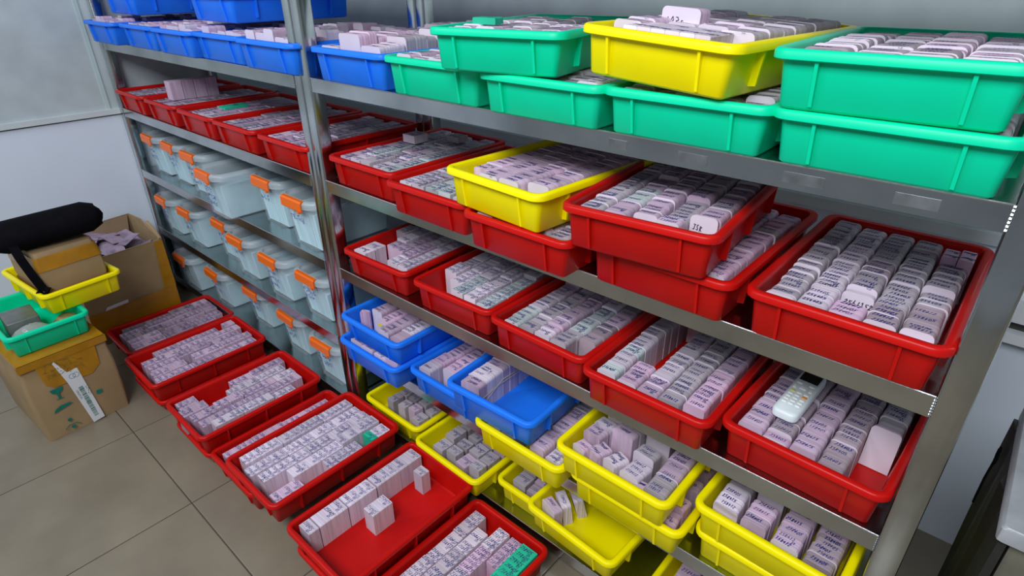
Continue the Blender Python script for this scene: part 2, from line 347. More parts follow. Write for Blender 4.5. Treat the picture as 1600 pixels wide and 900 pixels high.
# ---- tier A, left rack: blue trays, two more on top
BW = .305
for i, (xl, yf, lab) in enumerate(((-1.566, -.052, 'blue tray at the left wall end of the top visible tier'), (-1.236, -.03, 'second blue tray from the left wall, top visible tier'),
        (-.926, -.035, 'third blue tray from the left wall, white cards at its front edge'), (-.640, -.016, 'fourth blue tray from the left wall, top visible tier'), (-.333, -.028, 'blue tray just left of the middle double post'))):
    t = tray('AL%d' % i, 'blue', xl, yf, A, lab, W=BW, group='blue trays on the left rack')
    fill(t, 10 + i, n=5, th=(.03, .06), h=((.072, .094), (.066, .080), (.078, .096), (.072, .095), (.078, .105))[i], tints=(WH, PI_, LI), endp=.9, y0=.03 if i != 4 else .03)
tray('AU1', 'blue', -1.445, .005, A + .106, 'upper blue tray stacked nearest the left wall', W=BW, group='blue trays on the left rack')
tray('AU2', 'blue', -.735, .03, A + .106, 'upper blue tray stacked next to the middle post', W=BW, group='blue trays on the left rack')
# ---- tier A, right rack
t = tray('A6', 'blue', .040, -.02, A, 'blue tray piled with pale cards just right of the middle post', W=.29)
rng = random.Random(3)
for x, w, segs in ((-.085, .07, ((.03, .06, .078, WH), (.09, .16, .10, PI_), (.20, .23, .09, 'magenta'), (.24, .38, .10, LI))), (-.005, .08, ((.034, .085, .112, PI_), (.09, .2, .104, PI_), (.21, .29, .10, GL), (.3, .39, .116, PI_))),
                   (.078, .07, ((.03, .1, .088, WH), (.105, .2, .10, GL), (.205, .3, .11, GL), (.31, .39, .12, WH)))):
    for a, b_, h_, ti in segs:
        y = a
        while y < b_ - .01:
            d = min(rng.uniform(.02, .035), b_ - y); packet(t, 'card', x, y + d/2, w, h_ + rng.uniform(-.003, .003), d - .001, ti, 1, .05, end='face'); y += d
t = tray('A7', 'green', .330, -.022, A, 'green tray beside the blue tray, low layer of cards', W=.29); fill(t, 21, h=(.074, .082), tints=(WH, GL, LI), endp=.9)
t = tray('A8l', 'green', .625, -.03, A, 'lower green tray under the left upper green tray', W=.28, H=.074); fill(t, 22, h=(.064, .071), tints=(GL, WH), ends=[None, None, (.03, .4), (.03, .4), (.03, .4)], th=(.03, .05))
t = tray('A8t', 'green', .552, -.055, A + ZA, 'upper green tray left of the upper yellow tray', rot=12, W=.276, H=.074)
fill(t, 23, h=(.060, .070), tints=(GL, LI, WH), endp=.8); packet(t, 'block', -.07, .11, .05, .012, .03, 'mint', 1, z=.0735, label='small green card packet lying on the cards of upper left green tray')
t = tray('A9l', 'green', .897, -.022, A, 'lower green tray under the upper yellow tray', W=.276, H=.074); fill(t, 24, h=(.062, .0705), tints=(WH, GL), endp=.9)
t = tray('A9t', 'yellow', .850, -.042, A + ZA + .0085, 'yellow tray stacked on green trays, top visible tier', rot=-5, W=.272, H=.074, tilt=3.2)
rng = random.Random(25)
fill(t, 25, n=4, h=(.066, .078), tints=(LI, GL, WH), endp=.9, ends=[(.06, .40), (.12, .40), (.12, .40), (.09, .40)], th=(.03, .05))
for k in range(6): packet(t, 'block', -.055 + k*.0245, .065, .0235, .074, .075, WH, 2, yaw=0, label='%s from left of the six white card blocks in the upper yellow tray' % ('first', 'second', 'third', 'fourth', 'fifth', 'sixth')[k])
packet(t, 'card', -.045, .16, .07, .094, .03, LI, 0, face='L83c', end='face', label='tall pale card packet marked in pencil standing in the upper yellow tray')
t = tray('A10l', 'green', 1.166, -.022, A, 'lower green tray at the right end of the top visible tier', W=.28, H=.074); fill(t, 26, h=(.062, .0705), tints=(WH, GL), endp=.9)
t = tray('A10t', 'green', 1.158, -.035, A + ZA, 'upper green tray at the right end of the top visible tier', rot=1.5, W=.276, H=.074)
fill(t, 27, n=4, h=(.064, .0705), tints=((LI, GL, MV), (GL, LI, MV), (LI, PI_, MV), (LI, GL, MV)), endp=.6, th=(.018, .03))
# ---- tier B, left rack
for i, (xl, lab) in enumerate(((-1.565, 'red tray at the left wall end of the second tier'), (-1.249, 'red tray with a pale card stack standing on its packets'), (-.938, 'red tray with one green packet, left rack'),
                               (-.653, 'fourth red tray from the left wall, second tier'), (-.347, 'red tray partly behind the middle double post, second tier'))):
    t = tray('BL%d' % i, 'red', xl, -.015, B, lab, W=.28); fill(t, 30 + i, 'block', n=5, th=(.04, .09), h=(.064, .070), tints=(GL, LI, WH, LI), per=.016, endp=.3)
    if i == 1:
        for k in range(4): packet(t, 'block', -.055 + (k % 2)*.0, .10 + k*.046, .05, .07, .045, LI, 0, z=.0722, label='%s of four pale lilac card blocks standing on the second left-rack red tray' % ('first', 'second', 'third', 'fourth')[k])
    if i == 2: packet(t, 'block', -.03, .17, .05, .008, .09, 'mint', 1, z=.0722, label='green card packet lying on the third red tray from the left wall')
# ---- tier B, right rack
t = tray('B6', 'red', .030, -.010, B, 'red tray full of small packets, right of the middle post, second tier'); fill(t, 41, 'block', n=5, th=(.04, .09), h=(.070, .078), tints=(WH, GL, LI, WH, TE), per=.016, endp=.2)
packet(t, 'block', -.06, .25, .05, .022, .05, WH, 2, z=.081, label='white card block lying on top of the second-tier red tray'); packet(t, 'block', .03, .33, .045, .016, .04, GL, 2, z=.081, label='small grey card block lying at the back of the second-tier red tray')
t = tray('B7', 'red', .322, -.045, B, 'red tray under the left edge of the yellow second-tier tray'); fill(t, 42, 'block', n=5, th=(.05, .09), h=(.070, .078), tints=(WH, TE, GL), per=.017, endp=.4)
t = tray('B8', 'red', .605, -.068, B, 'red tray beneath the yellow second-tier tray'); fill(t, 43, n=5, h=(.068, .074), tints=(WH, GL))
t = tray('B9l', 'red', .890, -.030, B, 'lower red tray of the tilted pair, second tier'); fill(t, 44, n=5, h=(.064, .074), tints=(PI_, LI, GL), th=(.02, .035))
t = tray('B10', 'red', 1.178, -.022, B, 'red tray of grey card packets at the right post, second tier', W=.272)
fill(t, 45, n=5, h=(.066, .076), th=(.018, .034), tints=((GL, GL, LI), (GL, WH, GL), (GL, MV, LI), (GL, MV), (MV, GL)), ends=[(.04, .40), (.030, .40), (.125, .40), (.030, .40), (.035, .33)])
packet(t, 'card', 0.0, .055, .045, .068, .045, PI_, 3, end=None); packet(t, 'card', 0, .118, .044, .068, .012, WH, 0, end='face', face='254/152', label='white-faced card packet facing out in the second-tier right red tray')
packet(t, 'card', -.0895, .034, .044, .070, .009, WH, 0, end='face', face='1584/052', label='card packet with a pencilled number on its front, second-tier right red tray')
packet(t, 'card', .0895, .030, .044, .062, .009, PI_, 0, end='face', face='258412S', label='pink card packet with a pencilled number by the right post')
packet(t, 'block', .081, .35, .022, .078, .04, PI_, 2, label='left one of two pink card blocks at the back of the right post tray'); packet(t, 'block', .104, .35, .021, .080, .05, PI_, 2, label='right one of two pink card blocks at the back of the right post tray')
t = tray('B7Y', 'yellow', .556, -.075, B + ZL, 'yellow tray on top of the second-tier red trays', rot=-4.5, W=.272)
fill(t, 46, n=4, h=(.066, .076), th=(.025, .04), tints=(LI, PI_, LI), ends=[(.06, .40), (.03, .40), (.03, .40), (.05, .40)], endp=.5)
t = tray('B9t', 'red', .868, -.072, B + ZL, 'upper red tray tilted on another red tray, second tier', rot=5.7)
fill(t, 47, n=5, h=(.066, .076), th=(.02, .034), tints=((TE, GL, WH), (GL, TE, LI), (LI, PI_, LI), (GL, LI), (GL, GL, LI)), ends=[(.03, .40), (.03, .40), (.05, .40), (.03, .40), (.085, .40)])
packet(t, 'card', .0905, .078, .044, .078, .008, PI_, 0, end='face', face='JSR', label='blank pink card leaning in the front right of the tilted red tray')
# ---- tier C, right rack
t = tray('C1', 'red', .035, -.006, C, 'red tray of white blocks right of the middle post, third tier', rot=2)
fill(t, 51, 'block', n=5, th=(.035, .06), h=(.066, .076), tints=((WH,), (LI, WH), (LI, WH), (WH, LI), (WH,)), per=.022, endp=.3, ends=[(.18, .40), (.11, .40), (.095, .40), (.036, .40), (.03, .38)], skip=(0,))
for k, (x, y) in enumerate(((-.092, .05), (-.092, .09))): packet(t, 'block', x, y, .05, .068, .036, WH, 1).col = (-.092, 0)
column(t, random.Random(52), 'block', -.092, .046, .19, .40, (.04, .06), (.068, .078), (WH,), per=.022)
t = tray('C2', 'red', .340, -.004, C, 'red tray packed with white packets, second from the middle post, third tier', rot=1.5)
fill(t, 53, 'block', n=5, th=(.04, .08), h=(.070, .078), tints=((LI, WH), (WH, GL), (TE, WH), (LI, TE, WH), (WH, TE)), per=.018, endp=.4, ends=[(.10, .40), (.075, .40), (.03, .40), (.03, .40), (.025, .40)])
packet(t, 'block', -.04, .30, .04, .01, .035, 'mint', 1, z=.0795, label='green packet at the back of the third-tier red tray')
t = tray('C3', 'red', .618, -.012, C, 'red tray of rounded card packets in the middle of the third tier', rot=-.8)
fill(t, 54, n=5, h=(.064, .074), th=(.022, .04), tints=((WH, LI, TE), (GL, LI, WH), (LI, WH), (TE, GL, WH), (MV, LI)), ends=[(.03, .40), (.03, .40), (.03, .40), (.03, .40), (.075, .30)])
t = tray('C4', 'red', .896, -.034, C, 'red tray with an empty gap and a white card standing, third tier', rot=.5)
fill(t, 55, n=5, h=(.064, .073), th=(.02, .036), tints=((TE, GL, WH), (PI_, LI), (WH, GL, LI), (LI, GL), (LI, GL, PI_)), ends=[(.03, .36), (.03, .115), (.03, .40), (.03, .40), (.04, .40)])
packet(t, 'card', -.035, .345, .058, .082, .008, WH, 0, end='face', face='1584/152', label='white card standing at the back of the third-tier tray beside a gap')
t = tray('C5', 'red', 1.174, -.006, C, 'red tray holding the white remote control, third tier', rot=-2, W=.272)
fill(t, 56, n=5, h=(.066, .074), th=(.022, .038), tints=((GL, MV, LI), (MV, MV, LI), (LI, PI_, GL), (MV, MV), (GL, MV)), ends=[(.03, .40), (.05, .40), (.03, .40), (.03, .40), (.175, .40)])
packet(t, 'card', .0895, .158, .046, .078, .010, PI_, 0, end='face', lean=-.22, label='pink card packet leaning above the empty corner of the remote tray')
packet(t, 'card', -.0448, .038, .044, .066, .022, PI_, 1, end='face', label='bright pink card packet at the front of the remote tray')
# ---- tier D, right rack: blue then yellow
t = tray('D1l', 'blue', .030, -.066, D, 'lower blue tray of the stacked pair by the middle post', hidden=True); fill(t, 61, n=4, h=(.066, .074), tints=(WH, LI), y1=.12)
t = tray('D1t', 'blue', .040, -.055, D + ZL, 'upper blue tray of the stacked pair by the middle post')
rng = random.Random(62)
for x, a in ((-.062, .085), (-.012, .06), (.04, .03), (.088, .032)): column(t, rng, 'card', x, .047, a, .34, (.03, .05), (.066, .078), (LI, WH, PI_), per=.016, endp=.4)
packet(t, 'card', -.100, .07, .03, .07, .012, PI_, 0, yaw=.5); packet(t, 'block', .012, .042, .016, .0012, .010, 'yellowlab', 0, z=.0795, label='small yellow sticker on a packet in the upper blue tray')
t = tray('D2', 'blue', .312, -.026, D, 'blue tray of pale packets between the blue pair and the half-empty blue tray')
rng = random.Random(63)
for x, a in ((-.095, .03), (-.04, .07), (.012, .09), (.065, .09)): column(t, rng, 'card', x, .05, a, .38, (.03, .05), (.066, .076), (LI, PI_, WH), per=.016, endp=.4)
t = tray('D3', 'blue', .522, -.068, D + ZL, 'half-empty blue tray with one row of banded packets', rot=2.5, Dp=.42)
rng = random.Random(64)
column(t, rng, 'card', -.075, .062, .03, .25, (.024, .036), (.076, .086), (WH, LI), per=.013, endp=.6)
packet(t, 'block', -.005, .30, .045, .066, .03, LI, 1); packet(t, 'block', .045, .35, .04, .066, .03, LI, 1); packet(t, 'card', -.075, .33, .055, .085, .05, LI, 2, end='face')
BANDT = t
t = tray('D4', 'yellow', .605, -.062, D, 'yellow tray under the half-empty blue tray'); fill(t, 65, n=5, h=(.060, .072), tints=(GL, LI, WH), per=.015, th=(.03, .05), ends=[None, None, (.1, .4), (.03, .4), (.03, .4)])
t = tray('D5l', 'yellow', .887, -.045, D, 'lower yellow tray of the left yellow stack'); rng = random.Random(66)
for y in (.03, .07, .13, .19, .25): packet(t, 'card', .088, y + .02, .045, .062 + rng.uniform(-.004, .012), .034, rng.choice((LI, PI_)), 1, yaw=rng.uniform(-.15, .15))
t = tray('D5t', 'yellow', .862, -.068, D + ZL, 'upper yellow tray of the left yellow stack')
rng = random.Random(67)
for x, y, w, h_, th_, ti, ya, ln in ((-.092, .052, .036, .064, .026, PI_, -.25, 0), (-.088, .095, .046, .076, .03, LI, -.1, 0), (-.085, .13, .046, .078, .026, WH, -.1, 0), (-.075, .175, .06, .10, .012, PI_, -.05, 0),
        (-.052, .056, .036, .074, .040, LI, -.35, 0), (-.010, .056, .036, .072, .040, WH, -.35, 0), (-.035, .13, .055, .084, .022, LI, -.1, 0), (-.03, .155, .055, .084, .02, GL, -.1, 0), (-.025, .18, .055, .084, .02, LI, -.1, 0),
        (.034, .062, .046, .066, .048, WH, -.12, 0), (.030, .115, .05, .073, .03, GL, -.1, 0), (.060, .040, .024, .058, .020, LI, .1, 0), (.03, .18, .055, .078, .04, GL, 0, 0), (.03, .23, .055, .078, .04, LI, 0, 0)):
    packet(t, 'card', x, y, w, h_, th_, ti, max(1, int(th_/.014)), ln, yaw=ya, end='face' if rng.random() < .5 else None)
column(t, rng, 'card', .093, .05, .03, .34, (.022, .032), (.068, .076), (LI, GL), endp=.3)
for x in (-.085, -.03, .03): column(t, rng, 'card', x, .05, .27, .40, (.03, .04), (.066, .076), (LI, GL), endp=.3)
t = tray('D6l', 'yellow', 1.168, -.006, D, 'lower yellow tray of the stack at the right post', hidden=True, W=.272)
t = tray('D6t', 'yellow', 1.162, -.025, D + ZL, 'upper yellow tray of the stack at the right post', rot=-1.5, W=.274)
rng = random.Random(69)
for x, a, b_, ti, ln in ((-.085, .045, .20, (GL, WH), .12), (-.030, .035, .095, (PI_, LI), 0), (-.030, .125, .22, (LI, MV), 0), (.03, .032, .20, (PI_, LI, MV), .05), (.088, .028, .26, (PI_, LI, MV), .05)):
    column(t, rng, 'card', x, .05, a, b_, (.022, .034), (.070, .080), ti, lean=ln, endp=.4)
# ---- tier E, right rack: yellow
def jumble(t, seed, n, x0, x1, y0, y1, tints=(GL, GL, 'grey', LI)):
    rng = random.Random(seed); cols = n; px = (x1 - x0)/cols
    for c in range(cols):
        y = y0 + rng.uniform(0, .03)
        while y < y1 - .025:
            d = rng.uniform(.032, .055); packet(t, 'block', x0 + (c + .5)*px + rng.uniform(-.004, .004), y + d/2, px - rng.uniform(.006, .012), rng.uniform(.045, .070), d - .002, rng.choice(tints), 1, yaw=rng.uniform(-.07, .07)).col = (x0 + (c + .5)*px, 0); y += d + rng.uniform(.003, .012)
t = tray('E1', 'yellow', .028, -.006, E, 'yellow tray of jumbled grey blocks nearest the middle post, bottom tier', W=.272, H=.075); jumble(t, 71, 4, -.07, .105, .035, .36)
t = tray('E2', 'yellow', .314, -.038, E, 'yellow tray of jumbled grey blocks, second on the bottom tier', rot=-1, W=.272, H=.075); jumble(t, 72, 4, -.09, .108, .032, .38)
t = tray('E3', 'yellow', .605, .014, E, 'yellow bottom-tier tray mostly under the empty yellow tray', W=.272, H=.075); jumble(t, 73, 4, -.105, .105, .03, .36, (LI, GL, MV))
t = tray('E4', 'yellow', .768, -.058, E + .0765, 'nearly empty yellow tray with three cards in its front corner', rot=-3, W=.266, H=.075)
for x, y, ya, ln, ti in ((-.082, .050, -.30, .0, LI), (-.072, .090, -.55, .12, WH), (-.058, .132, -.60, .22, WH)): packet(t, 'card', x, y, .056, .066, .024, ti, 1, ln, yaw=ya, end='face')
t = tray('E5', 'yellow', 1.085, -.015, E, 'yellow bottom-tier tray below the left yellow stack', W=.272, H=.075); jumble(t, 75, 4, -.105, .105, .03, .36, (LI, MV))
# ---- floor trays
FT = 'red trays lined up on the floor'
for k, (xl, yf) in enumerate(((-.841, -.442), (-.451, -.446), (.304, -.442))):
    tray('FU%d' % k, 'red', xl, yf, .0005, ('shallow red tray under the second floor tray from the cartons', 'shallow red tray under the third floor tray from the cartons', 'shallow red tray under the nearly empty floor tray')[k], group=FT, W=.258, Dp=.41, H=.05)
t = tray('F1', 'red', -1.222, -.412, .0005, 'floor tray of lilac blocks beside the large open carton', group=FT); 
fill(t, 81, 'block', n=5, th=(.06, .12), h=(.062, .080), tints=(LI, LI, MV), per=.02, endp=0, ends=[(.05, .40), (.03, .40), (.03, .40), (.03, .40), (.03, .38)], gapp=.15)
t = tray('F2', 'red', -.850, -.452, .051, 'second floor tray of lilac blocks from the cartons', group=FT)
fill(t, 82, 'block', n=5, th=(.07, .14), h=(.064, .078), tints=(LI, LI, LI), per=.02, endp=0, ends=[(.09, .40), (.035, .40), (.04, .40), (.03, .40), (.03, .40)], gapp=.12)
t = tray('F3', 'red', -.460, -.456, .051, 'third floor tray from the cartons, with gaps along its left side', group=FT)
fill(t, 83, 'block', n=5, th=(.07, .15), h=(.060, .078), tints=(LI, WH, LI), per=.02, endp=0, ends=[(.20, .40), (.17, .40), (.03, .40), (.035, .39), (.06, .37)])
packet(t, 'block', -.09, .055, .045, .07, .06, LI, 3); packet(t, 'block', -.043, .055, .045, .07, .085, LI, 4)
t = tray('F4', 'red', -.182, -.445, .0005, 'low floor tray half hidden beside the raised floor tray', group=FT)
rng = random.Random(84); column(t, rng, 'block', -.09, .05, .03, .40, (.07, .12), (.058, .066), (PI_, LI), per=.02, endp=0); column(t, rng, 'block', -.045, .035, .03, .40, (.06, .12), (.055, .068), (PI_, LI), per=.02, endp=0)
t = tray('F5', 'red', -.020, -.456, .0815, 'floor tray of white blocks with one small green block', group=FT)
fill(t, 85, 'block', n=5, th=(.09, .17), h=(.062, .076), tints=(WH, LI, WH), per=.018, endp=0, ends=[(.035, .40), (.025, .40), (.04, .40), (.10, .40), (.19, .33)])
packet(t, 'block', .092, .345, .045, .070, .022, 'mint', 1, label='small green card block in the floor tray of white blocks'); packet(t, 'block', .092, .38, .045, .068, .045, WH, 2)
packet(t, 'block', .075, .075, .045, .045, .085, LI, 3)
t = tray('F6', 'red', .295, -.452, .051, 'nearly empty floor tray with one long row of white blocks', group=FT)
for y, d in ((.045, .03), (.105, .085), (.195, .09), (.285, .08), (.365, .075)): packet(t, 'block', -.088, y, .048, .074, d, WH, max(1, int(d/.022))).col = (-.088, 0)
packet(t, 'block', -.010, .205, .042, .074, .065, WH, 3, label='single white block standing apart in the nearly empty floor tray'); packet(t, 'block', -.02, .365, .036, .072, .030, WH, 1, label='small white block at the back of the nearly empty floor tray')
t = tray('F7', 'red', .566, -.448, .0005, 'rightmost floor tray with a large green bundle', W=.27, group=FT)
fill(t, 87, 'block', n=5, th=(.07, .14), h=(.062, .074), tints=(LI, PI_, WH), per=.018, endp=0, ends=[(.03, .40), (.03, .40), (.03, .40), (.30, .40), (.12, .20)])
packet(t, 'block', .088, .325, .050, .070, .15, 'mint', 7, label='large green card bundle in the rightmost floor tray')

# ---- build the packets
ORD = ['first', 'second', 'third', 'fourth', 'fifth', 'sixth', 'seventh', 'eighth', 'ninth', 'tenth', 'eleventh', 'twelfth'] + ['%dth' % k for k in range(13, 40)]
for t in TRAYS:
    ps = [p for p in PK if p.t is t and p.col]; xs = sorted({round(p.col[0], 3) for p in ps})
    for p in ps:
        p.row = ORD[xs.index(round(p.col[0], 3))]; p.ordn = ORD[sorted(q_.y for q_ in ps if round(q_.col[0], 3) == round(p.col[0], 3)).index(p.y)]
_pm = {}
def card_profile(w, h, r, n=3):
    p = [(-w/2, 0), (w/2, 0)]
    for cx, a0 in ((w/2 - r, 0), (-w/2 + r, 90)):
        for k in range(n + 1):
            a = R(a0 + 90*k/n); p.append((cx + r*math.cos(a), h - r + r*math.sin(a)))
    return p
def body_geo(mb, p, T, mi):
    if p.kind == 'card':
        pr = card_profile(p.w, p.h, min(.0075, p.w*.2, p.h*.3))
    else:
        pr = card_profile(p.w, p.h, min(.0016, p.h*.3), 1)
    mb.loops([[T @ Vector((x, -p.th/2, z)) for x, z in pr], [T @ Vector((x, p.th/2, z)) for x, z in pr]], True, True, mi=mi)
def end_geo(mb, p, T, mi):
    pr = card_profile(p.w + .0006, p.h + .0011, min(.0078, p.w*.2))
    y0 = -p.th/2 - .0004
    mb.loops([[T @ Vector((x, y0, z)) for x, z in pr], [T @ Vector((x, y0 + .0013, z)) for x, z in pr]], True, True, mi=mi)
def write_geo(mb, w, h, th, lines, T, mi, rng, kind):
    if lines <= 0: return
    step = th/lines; hh = min(.0070, step*.55, w*.17) if kind == 'card' else min(.0095, step*.62, w*.24)
    for k in range(lines):
        if lines > 1 and rng.random() < .15: continue
        y = -th/2 + (k + .5)*step - hh/2 + rng.uniform(-.1, .1)*step
        s = rng.choice(NUMS)[:6]; tw = len(s)*.84*hh/1.3; off = rng.uniform(.15, .6)
        text(mb, s, -w/2 + max(.002, (w - tw)*off), y + hh*.15, hh, rng.choice((.0009, .0011, .0014)), T @ Matrix.Translation((0, 0, h + .0004)), rng, mi, slant=rng.uniform(.1, .5))
        if kind == 'block' and step > .015 or rng.random() < .3: text(mb, s[4:6], w*.12, y - hh*.75, hh*.75, .0011, T @ Matrix.Translation((0, 0, h + .0004)), rng, mi)
_wm = {}
def write_mesh(w, h, th, lines, rng, kind):
    k = (round(w, 3), round(th, 3), lines, rng.randrange(4), kind)
    if k not in _wm:
        mb = MB(); write_geo(mb, w, 0, th, lines, Matrix.Identity(4), 0, random.Random(str(k)), kind); _wm[k] = mb.mesh('writing', [M['ink']])
    return _wm[k]
def q(v, s): return round(round(v/s)*s, 5)
for kind, nm, cat in (('card', 'card_packet', 'card packet'), ('block', 'card_block', 'card block')):
    L = sorted([p for p in PK if p.kind == kind], key=lambda p: p.dist)
    solo, rest = L[:300], L[300:]
    rng = random.Random(5)
    for p in solo:
        p.w, p.h, p.th = q(p.w, .001), q(p.h, .002) if p.h > .03 else q(p.h, .0002), max(q(p.th, .002), .0015) - .0004
        k = (kind, p.w, p.h, p.th, p.tint)
        if k not in _pm:
            mb = MB(); body_geo(mb, p, Matrix.Identity(4), 0); _pm[k] = mb.mesh(nm, [M[p.tint]], 40 if kind == 'card' else None)
        o = obj(nm, _pm[k]); o.matrix_world = p.M
        tr = p.t
        if p.label: tag(o, p.label, cat)
        else:
            tone = {'grey': 'grey', 'lilac': 'lilac', 'white': 'white', 'pink': 'pink', 'mauve': 'mauve', 'teal': 'pale bluish', 'mint': 'green', 'magenta': 'magenta', 'yellowlab': 'yellow'}[p.tint]
            noun = 'card packet' if kind == 'card' else 'card block'
            if p.col: lab = '%s %s %s from front, %s row, %s' % (tone, noun, p.ordn, p.row, tr.what)
            else: lab = '%s %s %s in the %s' % (tone, noun, ('at the ' + ('front' if p.y < tr.D*.33 else ('middle' if p.y < tr.D*.66 else 'back')) + (' left' if p.x < -.03 else (' right' if p.x > .03 else ' centre'))), tr.what)
            tag(o, lab, cat)
        o['group'] = ('card packets in the ' if kind == 'card' else 'card blocks in the ') + tr.what
        if p.end:
            k2 = ('end', p.w, p.h, p.th)
            if k2 not in _pm:
                mb = MB(); end_geo(mb, p, Matrix.Identity(4), 0); _pm[k2] = mb.mesh('end_card', [M['face']], 40)
            obj('end_card', _pm[k2], o)
        if p.lines > 0:
            obj('writing', write_mesh(p.w, p.h, p.th, p.lines, rng, kind), o, (0, 0, p.h))
        if p.face:
            mb = MB(); T = Matrix.Translation((0, -p.th/2 - .0009, 0)) @ Matrix.Rotation(R(90), 4, 'X')
            hh = p.w*.2; text(mb, p.face, -p.w*.40, p.h*.70, hh, .0013, T, rng); part('writing', mb, M['blackink'], o)
    if rest:
        tints = sorted({p.tint for p in rest}); mb = MB(); rng = random.Random(9)
        for p in rest:
            body_geo(mb, p, p.M, tints.index(p.tint))
            if p.end: end_geo(mb, p, p.M, len(tints))
            write_geo(mb, p.w, p.h, p.th, p.lines, p.M, len(tints) + 1, rng, kind)
        o = part(nm + 's', mb, [M[t] for t in tints] + [M['face'], M['ink']])
        tag(o, 'remaining %s packed in the farther and lower trays' % ('rounded card packets' if kind == 'card' else 'square card blocks'), cat, kind='stuff')
# rubber band round the row of packets in the half-empty blue tray
mb = MB(); mb.tube([(-.043, .035, .045), (-.043, .10, .052), (-.043, .18, .046), (-.043, .25, .05)], .0008, 5)
mb.tube([(-.043, .05, .03), (-.043, .12, .06), (-.043, .2, .052), (-.043, .25, .062)], .0008, 5)
o = part('rubber_band', mb, M['band'], None, 60); o.matrix_world = BANDT.T; tag(o, 'thin rubber bands along the packets in the half-empty blue tray', 'rubber band')

# ------------------------------------------------------------------ remote control on the third-tier tray
rc = empty('remote_control', (1.262, .150, C + .0805), R(-1)); rc.rotation_euler = (R(3), 0, R(-3)); tag(rc, 'white air-conditioner remote control lying on the card packets', 'remote control')
mb = rbox(-.0225, .0225, -.075, .075, 0, .018, .012); part('body', mb, M['remote'], rc, 40)
mb = MB(); mb.box(-.0165, .0165, .034, .062, .0175, .0187); part('screen', mb, M['screen'], rc)
def button(x, y, w, h, m='button'):
    part('button', rbox(x - w/2, x + w/2, y - h/2, y + h/2, .0175, .0198, .0014), M[m], rc, 40)
button(-.011, .024, .010, .006); button(.011, .024, .010, .006); button(0, .012, .012, .012); button(-.014, .010, .006, .012); button(.014, .010, .006, .012)
for r_ in range(5):
    for c_ in range(3): button(-.012 + c_*.012, -.006 - r_*.0095, .0085, .0055, 'ybutton' if (r_, c_) == (0, 0) else ('obutton' if (r_, c_) == (1, 2) else 'button'))

# ------------------------------------------------------------------ clear boxes with orange latches
BX = dict(w=.205, d=.33, h=.172)
def box_meshes():
    out = {}
    w, d, h = BX['w'], BX['d'], BX['h']; hx = w/2
    def L(i, z, r=.045): return rrect(hx - i, i, d - i, max(r - i*.6, .01), z, 5)
    mb = MB(); mb.loops([L(.030, 0), L(.024, .004), L(.010, h - .02), L(.0125, h - .02), L(.0265, .006), L(.032, .003)], True, True); out['tub'] = mb.mesh('tub', [M['clear']], 50)
    mb = MB(); mb.loops([L(.009, h - .022), L(.0, h - .022), L(0, h - .006), L(.006, h), L(.016, h), L(.020, h - .007), L(.022, h - .009)], False, True); out['lid'] = mb.mesh('lid', [M['lidp']], 50)
    mb = MB(); lw = .058
    pr = [(.010, h + .0015), (-.001, h + .0012), (-.0048, h - .004), (-.0050, h - .030), (-.0015, h - .034), (-.0005, h - .028), (-.0012, h - .006), (.010, h - .0002)]
    mb.loops([[(x, y, z) for y, z in pr] for x in (-lw, lw)], True, True); out['latch'] = mb.mesh('latch', [M['orange']], 30)
    mb = MB(); mb.box(-.006, .006, -.0045, .001, h - .040, h - .034); out['hinge'] = mb.mesh('latch_hinge', [M['orange']])
    return out
BM = box_meshes()
def paper_inside(x, y, z, rng, lab):
    pr = empty('paper_bundle', (x, y, z + .0034)); tag(pr, 'pale blue papers inside the ' + lab, 'papers', 'papers inside the clear boxes')
    n = 5; hx = .068
    for k in range(n):
        mb = MB(); a = -hx + 2*hx*k/n; b_ = -hx + 2*hx*(k + 1)/n - .002; hh = rng.uniform(.112, .138); lean = rng.uniform(-.004, .004)
        mb.add([(a,.040,0),(b_,.040,0),(b_,.292,0),(a,.292,0),(a*1.14+lean,.026,hh),(b_*1.14+lean,.026,hh-.004),(b_*1.14+lean,.302,hh),(a*1.14+lean,.302,hh)], [(0,3,2,1),(4,5,6,7),(0,1,5,4),(1,2,6,5),(2,3,7,6),(3,0,4,7)])
        part('sheet_stack', mb, M['sheet'], pr)
def clear_box(xb, y, z, label, seed, raise_=0.0):
    rng = random.Random(seed); x = xb + .0725
    o = empty('clear_box', (x, y - .028, z + raise_), R(rng.uniform(-2, 2))); tag(o, label, 'storage box', 'clear boxes with orange latches')
    tub = obj('tub', BM['tub'], o); obj('lid', BM['lid'], o)
    for s in (0, 1):
        la = obj('latch', BM['latch'], o, (0, BX['d']*s, 0), (0, 0, math.pi*s)); la['label'] = 'orange snap latch'
        h_ = obj('latch_hinge', BM['hinge'], la, (.036, 0, 0))
    mb = MB(); T = Matrix.Translation((0, .0102, 0)) @ Matrix.Rotation(R(90 - 5), 4, 'X')
    T = Matrix.Translation((0, .0155, .085)) @ Matrix.Rotation(R(90 + 5.5), 4, 'X')
    yy = .012
    for k in range(rng.choice((1, 2, 2, 3))):
        scribble(mb, -.05 + rng.uniform(0, .01), yy, .018, rng.choice((3, 4)), .0026, T, rng); yy -= .026
    part('writing', mb, M['boxink'], tub)
    paper_inside(x, y - .028, z + raise_, rng, label)
